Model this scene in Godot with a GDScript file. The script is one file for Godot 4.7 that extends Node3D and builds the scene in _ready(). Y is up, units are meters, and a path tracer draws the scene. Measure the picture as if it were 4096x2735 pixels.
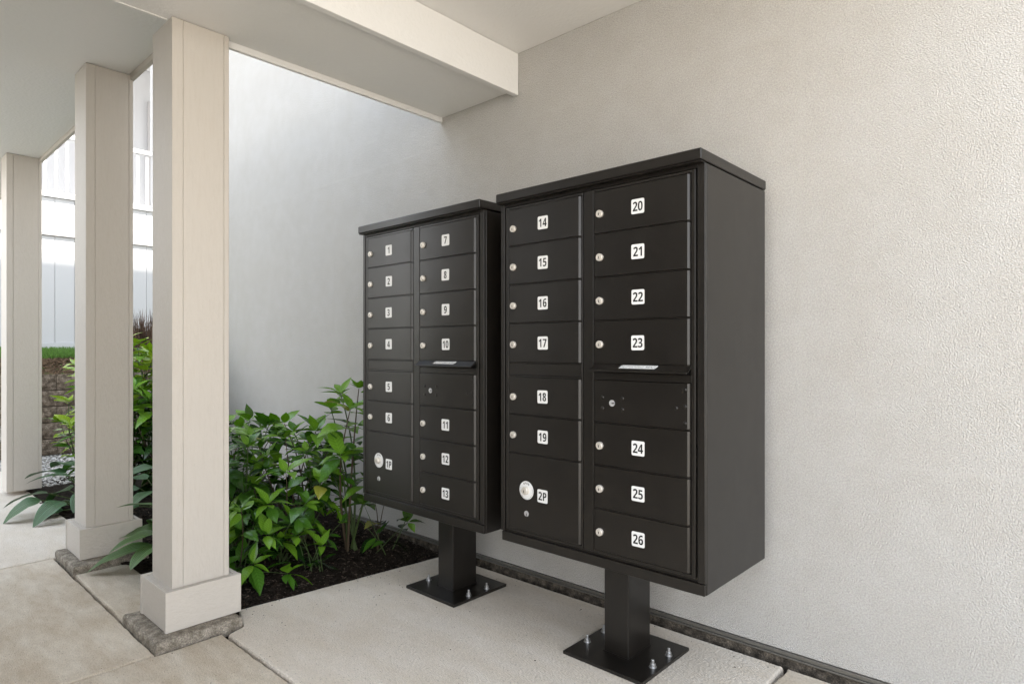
extends Node3D
# y up, metres. The stucco wall runs along x and faces +z; "into the wall" is -z. Camera over the origin.

var rng := RandomNumberGenerator.new()
var M := {}
var names := {}
const WALL := -2.12          # z of the stucco wall face
const ROOM := 2.376          # ceiling over the mailboxes
const END := -0.1             # x where the roof ends, behind the camera
const SOFFIT := 2.396        # soffit over the walkway

# ---------------------------------------------------------------- scene helpers
func numbered(called: String) -> String:
	if not names.has(called):
		names[called] = 0
		return called
	names[called] += 1
	return "%s_%03d" % [called, names[called]]

func tag(o: Node3D, label := "", category := "", group := "", kind := "") -> Node3D:
	if label: o.set_meta("label", label)
	if category: o.set_meta("category", category)
	if group: o.set_meta("group", group)
	if kind: o.set_meta("kind", kind)
	return o

func base(called: String, at := Vector3.ZERO, turn := 0.0) -> Node3D:
	var o := Node3D.new()
	o.name = numbered(called)
	add_child(o)
	o.position = at
	o.rotation.y = turn
	return o

func put(called: String, mesh: Mesh, m: Material, parent: Node = null, at := Transform3D()) -> MeshInstance3D:
	var o := MeshInstance3D.new()
	o.mesh = mesh
	if m: o.material_override = m
	if parent:
		o.name = called
		parent.add_child(o, true)
	else:
		o.name = numbered(called)
		add_child(o)
	o.transform = at
	return o

func start() -> SurfaceTool:
	var st := SurfaceTool.new()
	st.begin(Mesh.PRIMITIVE_TRIANGLES)
	return st

# ---------------------------------------------------------------- shape helpers
func tri(st: SurfaceTool, p: Array, n: Array, uv = null) -> void:
	var out: Vector3 = n[0] + n[1] + n[2]
	var flip: bool = (p[1] - p[0]).cross(p[2] - p[0]).dot(out) > 0.0
	for k in ([0, 2, 1] if flip else [0, 1, 2]):
		st.set_normal(n[k].normalized())
		st.set_uv(uv[k] if uv != null else Vector2.ZERO)
		st.add_vertex(p[k])

func quad(st: SurfaceTool, p: Array, n: Array, uv = null) -> void:
	if n.size() == 1: n = [n[0], n[0], n[0], n[0]]
	tri(st, [p[0], p[1], p[2]], [n[0], n[1], n[2]], null if uv == null else [uv[0], uv[1], uv[2]])
	tri(st, [p[0], p[2], p[3]], [n[0], n[2], n[3]], null if uv == null else [uv[0], uv[2], uv[3]])

# box with rounded (chamfered, smooth shaded) edges
func rbox(st: SurfaceTool, lo: Vector3, hi: Vector3, r := 0.002, t := Transform3D()) -> void:
	var c := (lo + hi) * 0.5
	var h := (hi - lo) * 0.5
	r = minf(r, minf(h.x, minf(h.y, h.z)) * 0.9)
	var ax := [Vector3.RIGHT, Vector3.UP, Vector3.BACK]
	var P := func(s: Vector3, k: int) -> Vector3:   # corner s, point lying on the face of axis k
		var q := Vector3(s.x * (h.x - r), s.y * (h.y - r), s.z * (h.z - r))
		q[k] = s[k] * h[k]
		return t * (c + q)
	var N := func(s: Vector3, k: int) -> Vector3: return t.basis * (ax[k] * s[k])
	for k in 3:
		var a := (k + 1) % 3
		var b := (k + 2) % 3
		for s in [-1.0, 1.0]:
			var q := []
			for e in [[-1, -1], [1, -1], [1, 1], [-1, 1]]:
				var v := Vector3.ZERO
				v[k] = s; v[a] = e[0]; v[b] = e[1]
				q.append(P.call(v, k))
			quad(st, q, [t.basis * (ax[k] * s)])
		for s in [[-1, -1], [1, -1], [1, 1], [-1, 1]]:   # the edges along axis k
			var v0 := Vector3.ZERO
			v0[a] = s[0]; v0[b] = s[1]
			var v1 := v0
			v0[k] = -1; v1[k] = 1
			quad(st, [P.call(v0, a), P.call(v1, a), P.call(v1, b), P.call(v0, b)], [N.call(v0, a), N.call(v1, a), N.call(v1, b), N.call(v0, b)])
	for x in [-1, 1]:
		for y in [-1, 1]:
			for z in [-1, 1]:
				var v := Vector3(x, y, z)
				tri(st, [P.call(v, 0), P.call(v, 1), P.call(v, 2)], [N.call(v, 0), N.call(v, 1), N.call(v, 2)])

func box_mesh(lo: Vector3, hi: Vector3, r := 0.002) -> ArrayMesh:
	var st := start()
	rbox(st, lo, hi, r)
	return st.commit()

# turned shape about +z: pairs (radius, z)
func lathe(st: SurfaceTool, prof: Array, at := Vector3.ZERO, n := 20, t := Transform3D()) -> void:
	for i in prof.size() - 1:
		var a: Vector2 = prof[i]
		var b: Vector2 = prof[i + 1]
		var d := b - a
		var nn := Vector2(d.y, -d.x).normalized() * -1.0
		if nn.x < 0.0 and absf(d.y) > 1e-6: nn = -nn
		if absf(d.y) < 1e-6: nn = Vector2(0, 1 if d.x < 0.0 else -1)
		for k in n:
			var u := TAU * k / n
			var v := TAU * (k + 1) / n
			var cu := Vector3(cos(u), sin(u), 0)
			var cv := Vector3(cos(v), sin(v), 0)
			var nu := t.basis * (cu * nn.x + Vector3.BACK * nn.y)
			var nv := t.basis * (cv * nn.x + Vector3.BACK * nn.y)
			var p := [t * (at + cu * a.x + Vector3.BACK * a.y), t * (at + cv * a.x + Vector3.BACK * a.y), t * (at + cv * b.x + Vector3.BACK * b.y), t * (at + cu * b.x + Vector3.BACK * b.y)]
			if a.x < 1e-6: tri(st, [p[0], p[2], p[3]], [nu, nv, nu])
			elif b.x < 1e-6: tri(st, [p[0], p[1], p[2]], [nu, nv, nu])
			else: quad(st, p, [nu, nv, nv, nu])

func tube(st: SurfaceTool, pts: Array, rad: Array, n := 6) -> void:
	var rings := []
	var norms := []
	for i in pts.size():
		var d: Vector3 = (pts[mini(i + 1, pts.size() - 1)] - pts[maxi(i - 1, 0)]).normalized()
		var x := d.cross(Vector3(0.31, 0.2, 0.93)).normalized()
		var y := d.cross(x)
		var ring := []
		var nr := []
		for k in n:
			var u := TAU * k / n
			var o := x * cos(u) + y * sin(u)
			nr.append(o)
			ring.append(pts[i] + o * rad[i])
		rings.append(ring)
		norms.append(nr)
	for i in pts.size() - 1:
		for k in n:
			var l := (k + 1) % n
			quad(st, [rings[i][k], rings[i][l], rings[i + 1][l], rings[i + 1][k]], [norms[i][k], norms[i][l], norms[i + 1][l], norms[i + 1][k]])

# a slab of concrete: corners in plan (x, z), worn rounded rim
func slab_mesh(corners: Array, thick: float, r: float, wear: float, noise: FastNoiseLite, top := 0.0) -> ArrayMesh:
	var st := start()
	var centre := Vector2.ZERO
	for c in corners: centre += c / corners.size()
	var plan := []
	for i in corners.size():
		var a: Vector2 = corners[i]
		var b: Vector2 = corners[(i + 1) % corners.size()]
		var steps := clampi(int(a.distance_to(b) / 0.02), 2, 160)
		for k in steps: plan.append(a.lerp(b, float(k) / steps))
	var rings := [[], [], [], [], []]
	var inset := [0.0, 0.0, 0.3, 0.65, 1.0]
	var drop := [thick, r, 0.32 * r, 0.08 * r, 0.0]
	var count := plan.size()
	for i in count:
		var p: Vector2 = plan[i]
		var side: Vector2 = (plan[(i + 1) % count] - plan[(i + count - 1) % count]).normalized()
		var inn := Vector2(-side.y, side.x)
		if inn.dot(centre - p) < 0.0: inn = -inn
		var w := absf(noise.get_noise_2d(p.x * 60.0, p.y * 60.0)) + 0.5 * absf(noise.get_noise_2d(p.x * 190.0, p.y * 190.0))
		for k in 5:
			var q: Vector2 = p + inn * (inset[k] * r + wear * w * (1.0 if k > 0 else 0.6))
			rings[k].append(Vector3(q.x, top - drop[k] - (wear * w * 0.5 if k in [1, 2] else 0.0), q.y))
	for k in 4:
		for i in count:
			var j := (i + 1) % count
			var p := [rings[k][i], rings[k][j], rings[k + 1][j], rings[k + 1][i]]
			var n: Vector3 = (p[1] - p[0]).cross(p[3] - p[0]).normalized()
			var outward := Vector3(p[0].x - centre.x, 0.3, p[0].z - centre.y)
			if n.dot(outward) < 0.0: n = -n
			var n0 := n if k < 2 else n.lerp(Vector3.UP, [0, 0, 0.25, 0.6][k])
			var n1 := n if k < 1 else n.lerp(Vector3.UP, [0, 0.2, 0.6, 1.0][k])
			quad(st, p, [n0, n0, n1, n1])
	var mid := Vector3(centre.x, top, centre.y)
	for i in count: tri(st, [mid, rings[4][i], rings[4][(i + 1) % count]], [Vector3.UP, Vector3.UP, Vector3.UP])
	return st.commit()

# a bumpy sheet over x0..x1, z0..z1
func sheet(x0: float, x1: float, z0: float, z1: float, step: float, height: Callable) -> ArrayMesh:
	var nx := maxi(1, int(ceil((x1 - x0) / step)))
	var nz := maxi(1, int(ceil((z1 - z0) / step)))
	var v := PackedVector3Array()
	var nn := PackedVector3Array()
	var idx := PackedInt32Array()
	for i in nx + 1:
		for j in nz + 1:
			var x := lerpf(x0, x1, float(i) / nx)
			var z := lerpf(z0, z1, float(j) / nz)
			v.append(Vector3(x, height.call(x, z), z))
			var e := step * 0.5
			nn.append(Vector3(height.call(x - e, z) - height.call(x + e, z), 2.0 * e, height.call(x, z - e) - height.call(x, z + e)).normalized())
	for i in nx:
		for j in nz:
			var a := i * (nz + 1) + j
			idx.append_array(PackedInt32Array([a, a + nz + 1, a + 1, a + 1, a + nz + 1, a + nz + 2]))
	var arr := []
	arr.resize(Mesh.ARRAY_MAX)
	arr[Mesh.ARRAY_VERTEX] = v
	arr[Mesh.ARRAY_NORMAL] = nn
	arr[Mesh.ARRAY_INDEX] = idx
	var m := ArrayMesh.new()
	m.add_surface_from_arrays(Mesh.PRIMITIVE_TRIANGLES, arr)
	return m

# ---------------------------------------------------------------- textures and materials
func noise_image(size: int, freq: float, seed_: int, octaves := 3, kind := FastNoiseLite.TYPE_SIMPLEX_SMOOTH, gain := 0.5) -> Image:
	var f := FastNoiseLite.new()
	f.noise_type = kind
	f.seed = seed_
	f.frequency = freq
	f.fractal_type = FastNoiseLite.FRACTAL_FBM if octaves > 1 else FastNoiseLite.FRACTAL_NONE
	f.fractal_octaves = octaves
	f.fractal_gain = gain
	var im := f.get_seamless_image(size, size, false, false, 0.02)
	im.convert(Image.FORMAT_L8)
	return im

func normal_from(im: Image, strength: float) -> ImageTexture:
	var n: Image = im.duplicate()
	n.convert(Image.FORMAT_RGBA8)
	n.bump_map_to_normal_map(strength)
	return ImageTexture.create_from_image(n)

# layers: [image, amount, tint]; value = 1 + sum(amount * (noise - 0.5) * 2)
func tint_texture(size: int, colour: Color, layers: Array, dots := 0, dot_tone := 0.5, seed_ := 1) -> ImageTexture:
	var data := []
	for l in layers: data.append(l[0].get_data())
	var out := PackedByteArray()
	out.resize(size * size * 3)
	var s := size * size
	for i in s:
		var r := colour.r
		var g := colour.g
		var b := colour.b
		for k in layers.size():
			var d: float = (data[k][i] / 127.5 - 1.0)
			var a: Vector3 = layers[k][1]
			r *= 1.0 + d * a.x
			g *= 1.0 + d * a.y
			b *= 1.0 + d * a.z
		out[i * 3] = clampi(int(r * 255.0), 0, 255)
		out[i * 3 + 1] = clampi(int(g * 255.0), 0, 255)
		out[i * 3 + 2] = clampi(int(b * 255.0), 0, 255)
	var im := Image.create_from_data(size, size, false, Image.FORMAT_RGB8, out)
	var q := RandomNumberGenerator.new()
	q.seed = seed_
	for k in dots:
		var x := q.randi_range(1, size - 3)
		var y := q.randi_range(1, size - 3)
		var big := q.randf() < 0.25
		for e in (4 if big else 1):
			var p := Vector2i(x + e % 2, y + e / 2)
			im.set_pixelv(p, im.get_pixelv(p) * Color(dot_tone, dot_tone, dot_tone) * Color(1, 1, 1))
	return ImageTexture.create_from_image(im)

func mat(called: String, lin: Color, rough := 0.8, spec := 0.5) -> StandardMaterial3D:
	var m := StandardMaterial3D.new()
	m.resource_name = called
	m.albedo_color = lin.linear_to_srgb()
	m.roughness = rough
	m.metallic_specular = spec
	M[called] = m
	return m

func tri_map(m: StandardMaterial3D, scale: Vector3, world := true) -> void:
	m.uv1_triplanar = true
	m.uv1_world_triplanar = world
	m.uv1_triplanar_sharpness = 8.0
	m.uv1_scale = scale

func bumps(m: StandardMaterial3D, t: Texture2D, s := 1.0) -> void:
	m.normal_enabled = true
	m.normal_texture = t
	m.normal_scale = s

func make_materials() -> void:
	var fine := noise_image(512, 0.11, 3, 3)
	var mid := noise_image(512, 0.02, 5, 4)
	var coarse := noise_image(512, 0.006, 9, 4)
	var grit := noise_image(512, 0.3, 11, 2)
	# stucco: 512 px = 0.55 m
	var stucco_h := noise_image(2048, 0.125, 21, 2, FastNoiseLite.TYPE_SIMPLEX_SMOOTH, 0.5)
	var stucco_n := normal_from(stucco_h, 4.6)
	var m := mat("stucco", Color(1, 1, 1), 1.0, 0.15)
	m.albedo_texture = tint_texture(1024, Color(0.462, 0.445, 0.419).linear_to_srgb(), [[noise_image(1024, 0.004, 9, 4), Vector3(0.007, 0.009, 0.012)], [noise_image(1024, 0.012, 5, 3), Vector3(0.010, 0.012, 0.015)], [noise_image(1024, 0.2, 21, 2), Vector3(0.08, 0.08, 0.08)]], 160, 0.85, 4)  # finest noise puts the shading of the stucco pits into the colour
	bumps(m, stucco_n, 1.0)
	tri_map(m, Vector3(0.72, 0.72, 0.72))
	# smooth painted panels: ceiling, beam, soffit
	m = mat("ceiling_paint", Color(0.72, 0.708, 0.69), 0.42, 0.45)
	bumps(m, normal_from(noise_image(512, 0.05, 31, 4), 1.6), 0.5)
	tri_map(m, Vector3(1.6, 1.6, 1.6))
	m = mat("trim_paint", Color(0.515, 0.475, 0.425), 0.5, 0.45)
	var grain := normal_from(noise_image(512, 0.05, 33, 4, FastNoiseLite.TYPE_SIMPLEX_SMOOTH, 0.6), 3.0)
	m.albedo_texture = tint_texture(512, Color(1, 1, 1), [[mid, Vector3(0.015, 0.018, 0.022)], [grit, Vector3(0.012, 0.012, 0.012)]], 40, 0.85, 6)
	bumps(m, grain, 0.28)
	tri_map(m, Vector3(7.0, 0.7, 7.0))
	var h: StandardMaterial3D = m.duplicate()
	h.resource_name = "plinth_paint"
	h.uv1_scale = Vector3(0.8, 9.0, 0.8)
	h.normal_scale = 0.5
	M["plinth_paint"] = h
	# concrete
	var broom := noise_image(512, 0.16, 41, 3)
	m = mat("concrete", Color(1, 1, 1), 0.86, 0.4)
	m.albedo_texture = tint_texture(512, Color(0.535, 0.465, 0.375).linear_to_srgb(), [[coarse, Vector3(0.05, 0.065, 0.085)], [mid, Vector3(0.035, 0.042, 0.05)], [fine, Vector3(0.045, 0.045, 0.045)], [grit, Vector3(0.085, 0.085, 0.085)]], 900, 0.72, 8)
	bumps(m, normal_from(broom, 3.0), 0.55)
	tri_map(m, Vector3(0.85, 0.85, 2.4))
	m = m.duplicate()
	m.resource_name = "concrete_grey"
	m.albedo_texture = tint_texture(512, Color(0.615, 0.55, 0.47).linear_to_srgb(), [[coarse, Vector3(0.016, 0.022, 0.032)], [mid, Vector3(0.014, 0.016, 0.02)], [fine, Vector3(0.04, 0.04, 0.04)], [grit, Vector3(0.075, 0.075, 0.075)]], 1100, 0.65, 9)
	m.uv1_offset = Vector3(0.3, 0.1, 0.45)
	M["concrete_grey"] = m
	m = mat("footing", Color(1, 1, 1), 0.95, 0.3)
	m.albedo_texture = tint_texture(512, Color(0.25, 0.22, 0.18).linear_to_srgb(), [[mid, Vector3(0.24, 0.25, 0.27)], [fine, Vector3(0.22, 0.22, 0.22)], [grit, Vector3(0.2, 0.2, 0.2)]], 500, 0.4, 12)
	bumps(m, normal_from(noise_image(512, 0.06, 45, 4, FastNoiseLite.TYPE_SIMPLEX_SMOOTH, 0.7), 2.4), 1.0)
	tri_map(m, Vector3(2.2, 2.2, 2.2))
	m = m.duplicate()
	m.resource_name = "foundation"
	m.albedo_texture = tint_texture(512, Color(0.085, 0.072, 0.058).linear_to_srgb(), [[mid, Vector3(0.5, 0.5, 0.5)], [fine, Vector3(0.3, 0.3, 0.3)], [grit, Vector3(0.3, 0.3, 0.3)]], 300, 0.5, 13)
	M["foundation"] = m
	m = mat("flashing", Color(0.20, 0.19, 0.17), 0.45, 0.5)
	m.metallic = 0.7
	bumps(m, normal_from(mid, 3.0), 0.5)
	tri_map(m, Vector3(2, 2, 2))
	# mailbox
	m = mat("powder_coat", Color(0.0200, 0.0165, 0.0132), 0.36, 0.50)
	bumps(m, normal_from(noise_image(512, 0.2, 51, 2), 2.2), 0.16)
	m.albedo_texture = tint_texture(512, Color(0.72, 0.72, 0.72), [[coarse, Vector3(0.05, 0.05, 0.05)], [grit, Vector3(0.10, 0.10, 0.10)]], 46, 1.5, 71)
	m.roughness_texture = tint_texture(512, Color(0.86, 0.86, 0.86), [[noise_image(512, 0.006, 73, 3), Vector3(0.08, 0.08, 0.08)], [mid, Vector3(0.03, 0.03, 0.03)]])
	tri_map(m, Vector3(2.6, 2.6, 2.6), false)
	m = mat("dark_gap", Color(0.006, 0.006, 0.006), 0.8, 0.3)
	m = mat("nickel", Color(0.66, 0.62, 0.56), 0.38)
	m.metallic = 0.45
	m = mat("zinc", Color(0.52, 0.52, 0.52), 0.36)
	m.metallic = 0.9
	m = mat("bare_metal", Color(0.55, 0.55, 0.56), 0.5)
	m.metallic = 0.6
	mat("sticker", Color(0.72, 0.72, 0.71), 0.45, 0.5)
	mat("print_black", Color(0.012, 0.012, 0.012), 0.6, 0.4)
	mat("print_grey", Color(0.16, 0.16, 0.16), 0.6, 0.4)
	# garden
	m = mat("soil", Color(1, 1, 1), 0.97, 0.2)
	m.albedo_texture = tint_texture(512, Color(0.022, 0.017, 0.013).linear_to_srgb(), [[mid, Vector3(0.4, 0.42, 0.45)], [fine, Vector3(0.35, 0.35, 0.35)], [grit, Vector3(0.3, 0.3, 0.3)]], 0)
	bumps(m, normal_from(noise_image(512, 0.07, 61, 4, FastNoiseLite.TYPE_SIMPLEX_SMOOTH, 0.7), 8.0), 1.0)
	tri_map(m, Vector3(2.6, 2.6, 2.6))
	m = mat("mulch", Color(1, 1, 1), 0.95, 0.2)
	m.vertex_color_use_as_albedo = true
	m = mat("gravel", Color(1, 1, 1), 0.9, 0.3)
	m.vertex_color_use_as_albedo = true
	m = mat("grass", Color(1, 1, 1), 0.6, 0.4)
	m.vertex_color_use_as_albedo = true
	m.backlight_enabled = true
	m.backlight = Color(0.25, 0.35, 0.05)
	m = mat("dry_leaf", Color(1, 1, 1), 0.8, 0.2)
	m.vertex_color_use_as_albedo = true
	m = mat("turf", Color(0.05, 0.085, 0.02), 0.95, 0.2)
	m = mat("stem_bark", Color(0.075, 0.055, 0.035), 0.8, 0.3)
	m = mat("stem_green", Color(0.055, 0.085, 0.025), 0.6, 0.4)
	m = mat("yard", Color(0.40, 0.38, 0.35), 0.95, 0.2)
	m = mat("block", Color(1, 1, 1), 0.95, 0.25)
	m.albedo_texture = tint_texture(512, Color(0.155, 0.125, 0.095).linear_to_srgb(), [[mid, Vector3(0.35, 0.37, 0.4)], [fine, Vector3(0.25, 0.25, 0.25)], [grit, Vector3(0.2, 0.2, 0.2)]], 300, 0.5, 15)
	bumps(m, normal_from(noise_image(512, 0.06, 65, 4, FastNoiseLite.TYPE_SIMPLEX_SMOOTH, 0.65), 8.0), 1.0)
	tri_map(m, Vector3(2.7, 1.7, 1.7))
	m = m.duplicate()
	m.resource_name = "block_pale"
	m.albedo_texture = tint_texture(512, Color(0.31, 0.285, 0.25).linear_to_srgb(), [[mid, Vector3(0.3, 0.31, 0.33)], [fine, Vector3(0.2, 0.2, 0.2)], [grit, Vector3(0.2, 0.2, 0.2)]], 300, 0.5, 16)
	M["block_pale"] = m
	m = mat("vinyl", Color(0.52, 0.52, 0.53), 0.45, 0.45)
	m = mat("siding", Color(0.44, 0.44, 0.45), 0.7, 0.4)
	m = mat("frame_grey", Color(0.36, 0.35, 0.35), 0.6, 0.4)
	m = mat("added_wall_tone", Color(0.11, 0.10, 0.09), 0.7, 0.4)  # for the added wall out of view, dark to dim reflections
	m = mat("glass_dark", Color(0.22, 0.23, 0.25), 0.08, 0.6)
	# leaves
	var leaf_t := leaf_texture(false)
	var rib_t := leaf_texture(true)
	var rib_n := normal_from(rib_t.get_image(), 6.0)
	var leaf_n := normal_from(leaf_texture(false).get_image(), 4.0)
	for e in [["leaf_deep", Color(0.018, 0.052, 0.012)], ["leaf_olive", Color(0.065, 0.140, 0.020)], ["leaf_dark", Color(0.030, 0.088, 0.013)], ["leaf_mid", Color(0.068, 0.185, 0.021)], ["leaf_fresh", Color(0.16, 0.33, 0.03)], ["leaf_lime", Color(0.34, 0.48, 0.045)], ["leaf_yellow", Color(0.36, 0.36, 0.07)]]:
		m = mat(e[0], e[1], 0.27, 0.5)
		m.albedo_texture = leaf_t
		bumps(m, leaf_n, 0.6)
		m.backlight_enabled = true
		m.backlight = Color(0.5, 0.62, 0.12)
	for e in [["hosta_blue", Color(0.055, 0.135, 0.052)], ["hosta_green", Color(0.085, 0.19, 0.045)]]:
		m = mat(e[0], e[1], 0.42, 0.5)
		m.albedo_texture = rib_t
		bumps(m, rib_n, 1.0)
		m.backlight_enabled = true
		m.backlight = Color(0.3, 0.42, 0.15)

func leaf_texture(ribs: bool) -> ImageTexture:
	var im := Image.create(128, 256, false, Image.FORMAT_RGB8)
	for y in 256:
		for x in 128:
			var u := absf(x / 63.5 - 1.0)
			var v := y / 255.0
			var g := 0.90
			if ribs:
				g = 0.82 + 0.14 * sin(u * 34.0)
				if u > 0.86: g = 1.0
			else:
				var w := fposmod(v * 9.0 - u * 1.6, 1.0)
				if absf(w - 0.5) < 0.07: g = 1.0
				g -= 0.07 * sin(w * TAU) * (1.0 - u)
			if u < 0.045: g = 1.0
			im.set_pixel(x, y, Color(g, g, g * (0.9 if g < 0.99 else 1.0)))
	return ImageTexture.create_from_image(im)

# ---------------------------------------------------------------- lettering
var font_bold: SystemFont
var font_plain: SystemFont

# a flat sign: surfaces of one mesh. "plate" is a SurfaceTool already filled, words: [text, height, centre, x-stretch, turn, thin?]
func text_into(st: SurfaceTool, words: Array, t := Transform3D()) -> void:
	for w in words:
		var tm := TextMesh.new()
		tm.font = font_plain if w[5] else font_bold
		tm.font_size = 64
		tm.pixel_size = 0.01
		tm.depth = 0.0
		tm.curve_step = 2.0
		tm.text = w[0]
		var bb := tm.get_aabb()
		var s: float = w[1] / (0.01 * 64 * 0.72)
		var centre := bb.get_center()
		var b := Basis(Vector3.BACK, w[4]) * Basis.from_scale(Vector3(s * w[3], s, 1.0))
		if w.size() > 6: b = b * Basis(Vector3(1, 0, 0), Vector3(w[6], 1, 0), Vector3(0, 0, 1))
		st.append_from(tm, 0, t * Transform3D(b, w[2] - b * Vector3(centre.x, 64 * 0.01 * 0.36 + bb.position.y if w[0] == "" else centre.y, 0)))

func rounded_plate(st: SurfaceTool, w: float, h: float, d: float, r: float, skew := 0.0, t := Transform3D()) -> void:
	var rim := []
	for c in [[1, 1, 0.0], [-1, 1, 90.0], [-1, -1, 180.0], [1, -1, 270.0]]:
		for k in 4:
			var a := deg_to_rad(c[2] + k * 30.0)
			var y: float = c[1] * (h * 0.5 - r) + sin(a) * r
			rim.append(Vector3(c[0] * (w * 0.5 - r) + cos(a) * r + skew * y, y, 0))
	for i in rim.size():
		var a: Vector3 = rim[i]
		var b: Vector3 = rim[(i + 1) % rim.size()]
		var f := Vector3(0, 0, d)
		tri(st, [t * f, t * (a + f), t * (b + f)], [t.basis.z, t.basis.z, t.basis.z])
		var n := t.basis * a.normalized()
		quad(st, [t * a, t * b, t * (b + f), t * (a + f)], [n])

func sign_mesh(plate: SurfaceTool, plate_m: Material, letters: SurfaceTool, letters_m: Material) -> ArrayMesh:
	var m := plate.commit()
	m.surface_set_material(0, plate_m)
	letters.commit(m)
	m.surface_set_material(1, letters_m)
	return m

# ---------------------------------------------------------------- mailbox
var lock_mesh: ArrayMesh
var rivet_mesh: ArrayMesh
var keyhole_mesh: ArrayMesh

func make_small_parts() -> void:
	var st := start()
	lathe(st, [Vector2(0.0118, 0.0), Vector2(0.0118, 0.0070), Vector2(0.0108, 0.0082), Vector2(0.0082, 0.0086), Vector2(0.0078, 0.0078), Vector2(0.0070, 0.0078), Vector2(0.0066, 0.0088), Vector2(0.0, 0.0088)], Vector3.ZERO, 22)
	var key := start()
	rbox(key, Vector3(-0.0012, -0.0052, 0.0087), Vector3(0.0012, 0.0022, 0.0091), 0.0001)
	lock_mesh = sign_mesh(st, M.nickel, key, M.print_black)
	st = start()
	lathe(st, [Vector2(0.0062, 0.0), Vector2(0.0056, 0.0016), Vector2(0.0036, 0.0028), Vector2(0.0, 0.0032)], Vector3.ZERO, 14)
	rivet_mesh = st.commit()
	st = start()
	lathe(st, [Vector2(0.0100, 0.0), Vector2(0.0098, 0.0012), Vector2(0.0, 0.0013)], Vector3.ZERO, 20)
	key = start()
	rbox(key, Vector3(-0.0016, -0.0095, 0.0012), Vector3(0.0016, 0.0008, 0.0017), 0.0002)
	keyhole_mesh = sign_mesh(st, M.bare_metal, key, M.print_black)

func number_plate(parent: Node, text: String, at: Vector3) -> void:
	var p := start()
	rounded_plate(p, 0.0435, 0.0435, 0.0007, 0.0045)
	var w := start()
	text_into(w, [[text, 0.0275, Vector3(0, 0, 0.0010), 0.86, 0.0, false]])
	put("number_plate", sign_mesh(p, M.sticker, w, M.print_black), null, parent, Transform3D(Basis(Vector3.BACK, rng.randf_range(-0.018, 0.018)), at + Vector3(rng.randf_range(-0.001, 0.001), rng.randf_range(-0.001, 0.001), 0)))

# front sheet of a door, its right edge rolled back over the hinge
func door_mesh(x0: float, x1: float, y0: float, y1: float) -> ArrayMesh:
	var st := start()
	var f := 0.0035
	var back := -0.006
	var prof := [Vector2(x0, back), Vector2(x0, f - 0.0012), Vector2(x0 + 0.0012, f)]
	var nrm := [Vector2(-1, 0), Vector2(-1, 0.2), Vector2(0, 1)]
	prof.append(Vector2(x1 - 0.0105, f)); nrm.append(Vector2(0, 1))
	for k in 4:
		var t := k / 3.0
		var a := lerpf(0.55, 0.95, t)
		prof.append(Vector2(x1 - 0.0102 + 0.0085 * t, f - 0.0002 - 0.0068 * t))
		nrm.append(Vector2(sin(a), cos(a)))
	prof.append(Vector2(x1 - 0.0010, back)); nrm.append(Vector2(1, 0.1))
	var lo := y0 + 0.001
	var hi := y1 - 0.001
	for i in prof.size() - 1:
		var a: Vector2 = prof[i]
		var b: Vector2 = prof[i + 1]
		var na := Vector3(nrm[i].x, 0, nrm[i].y)
		var nb := Vector3(nrm[i + 1].x, 0, nrm[i + 1].y)
		if i == 0: nb = na
		quad(st, [Vector3(a.x, lo, a.y), Vector3(b.x, lo, b.y), Vector3(b.x, hi, b.y), Vector3(a.x, hi, a.y)], [na, nb, nb, na])
		for s in [[lo, y0, -1.0], [hi, y1, 1.0]]:
			var e := Vector3(0, s[2], 0)
			quad(st, [Vector3(a.x, s[0], a.y), Vector3(b.x, s[0], b.y), Vector3(b.x, s[1], minf(b.y, f - 0.001)), Vector3(a.x, s[1], minf(a.y, f - 0.001))], [na, nb, e, e])
			quad(st, [Vector3(a.x, s[1], minf(a.y, f - 0.001)), Vector3(b.x, s[1], minf(b.y, f - 0.001)), Vector3(b.x, s[1], back), Vector3(a.x, s[1], back)], [e])
	return st.commit()

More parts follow.
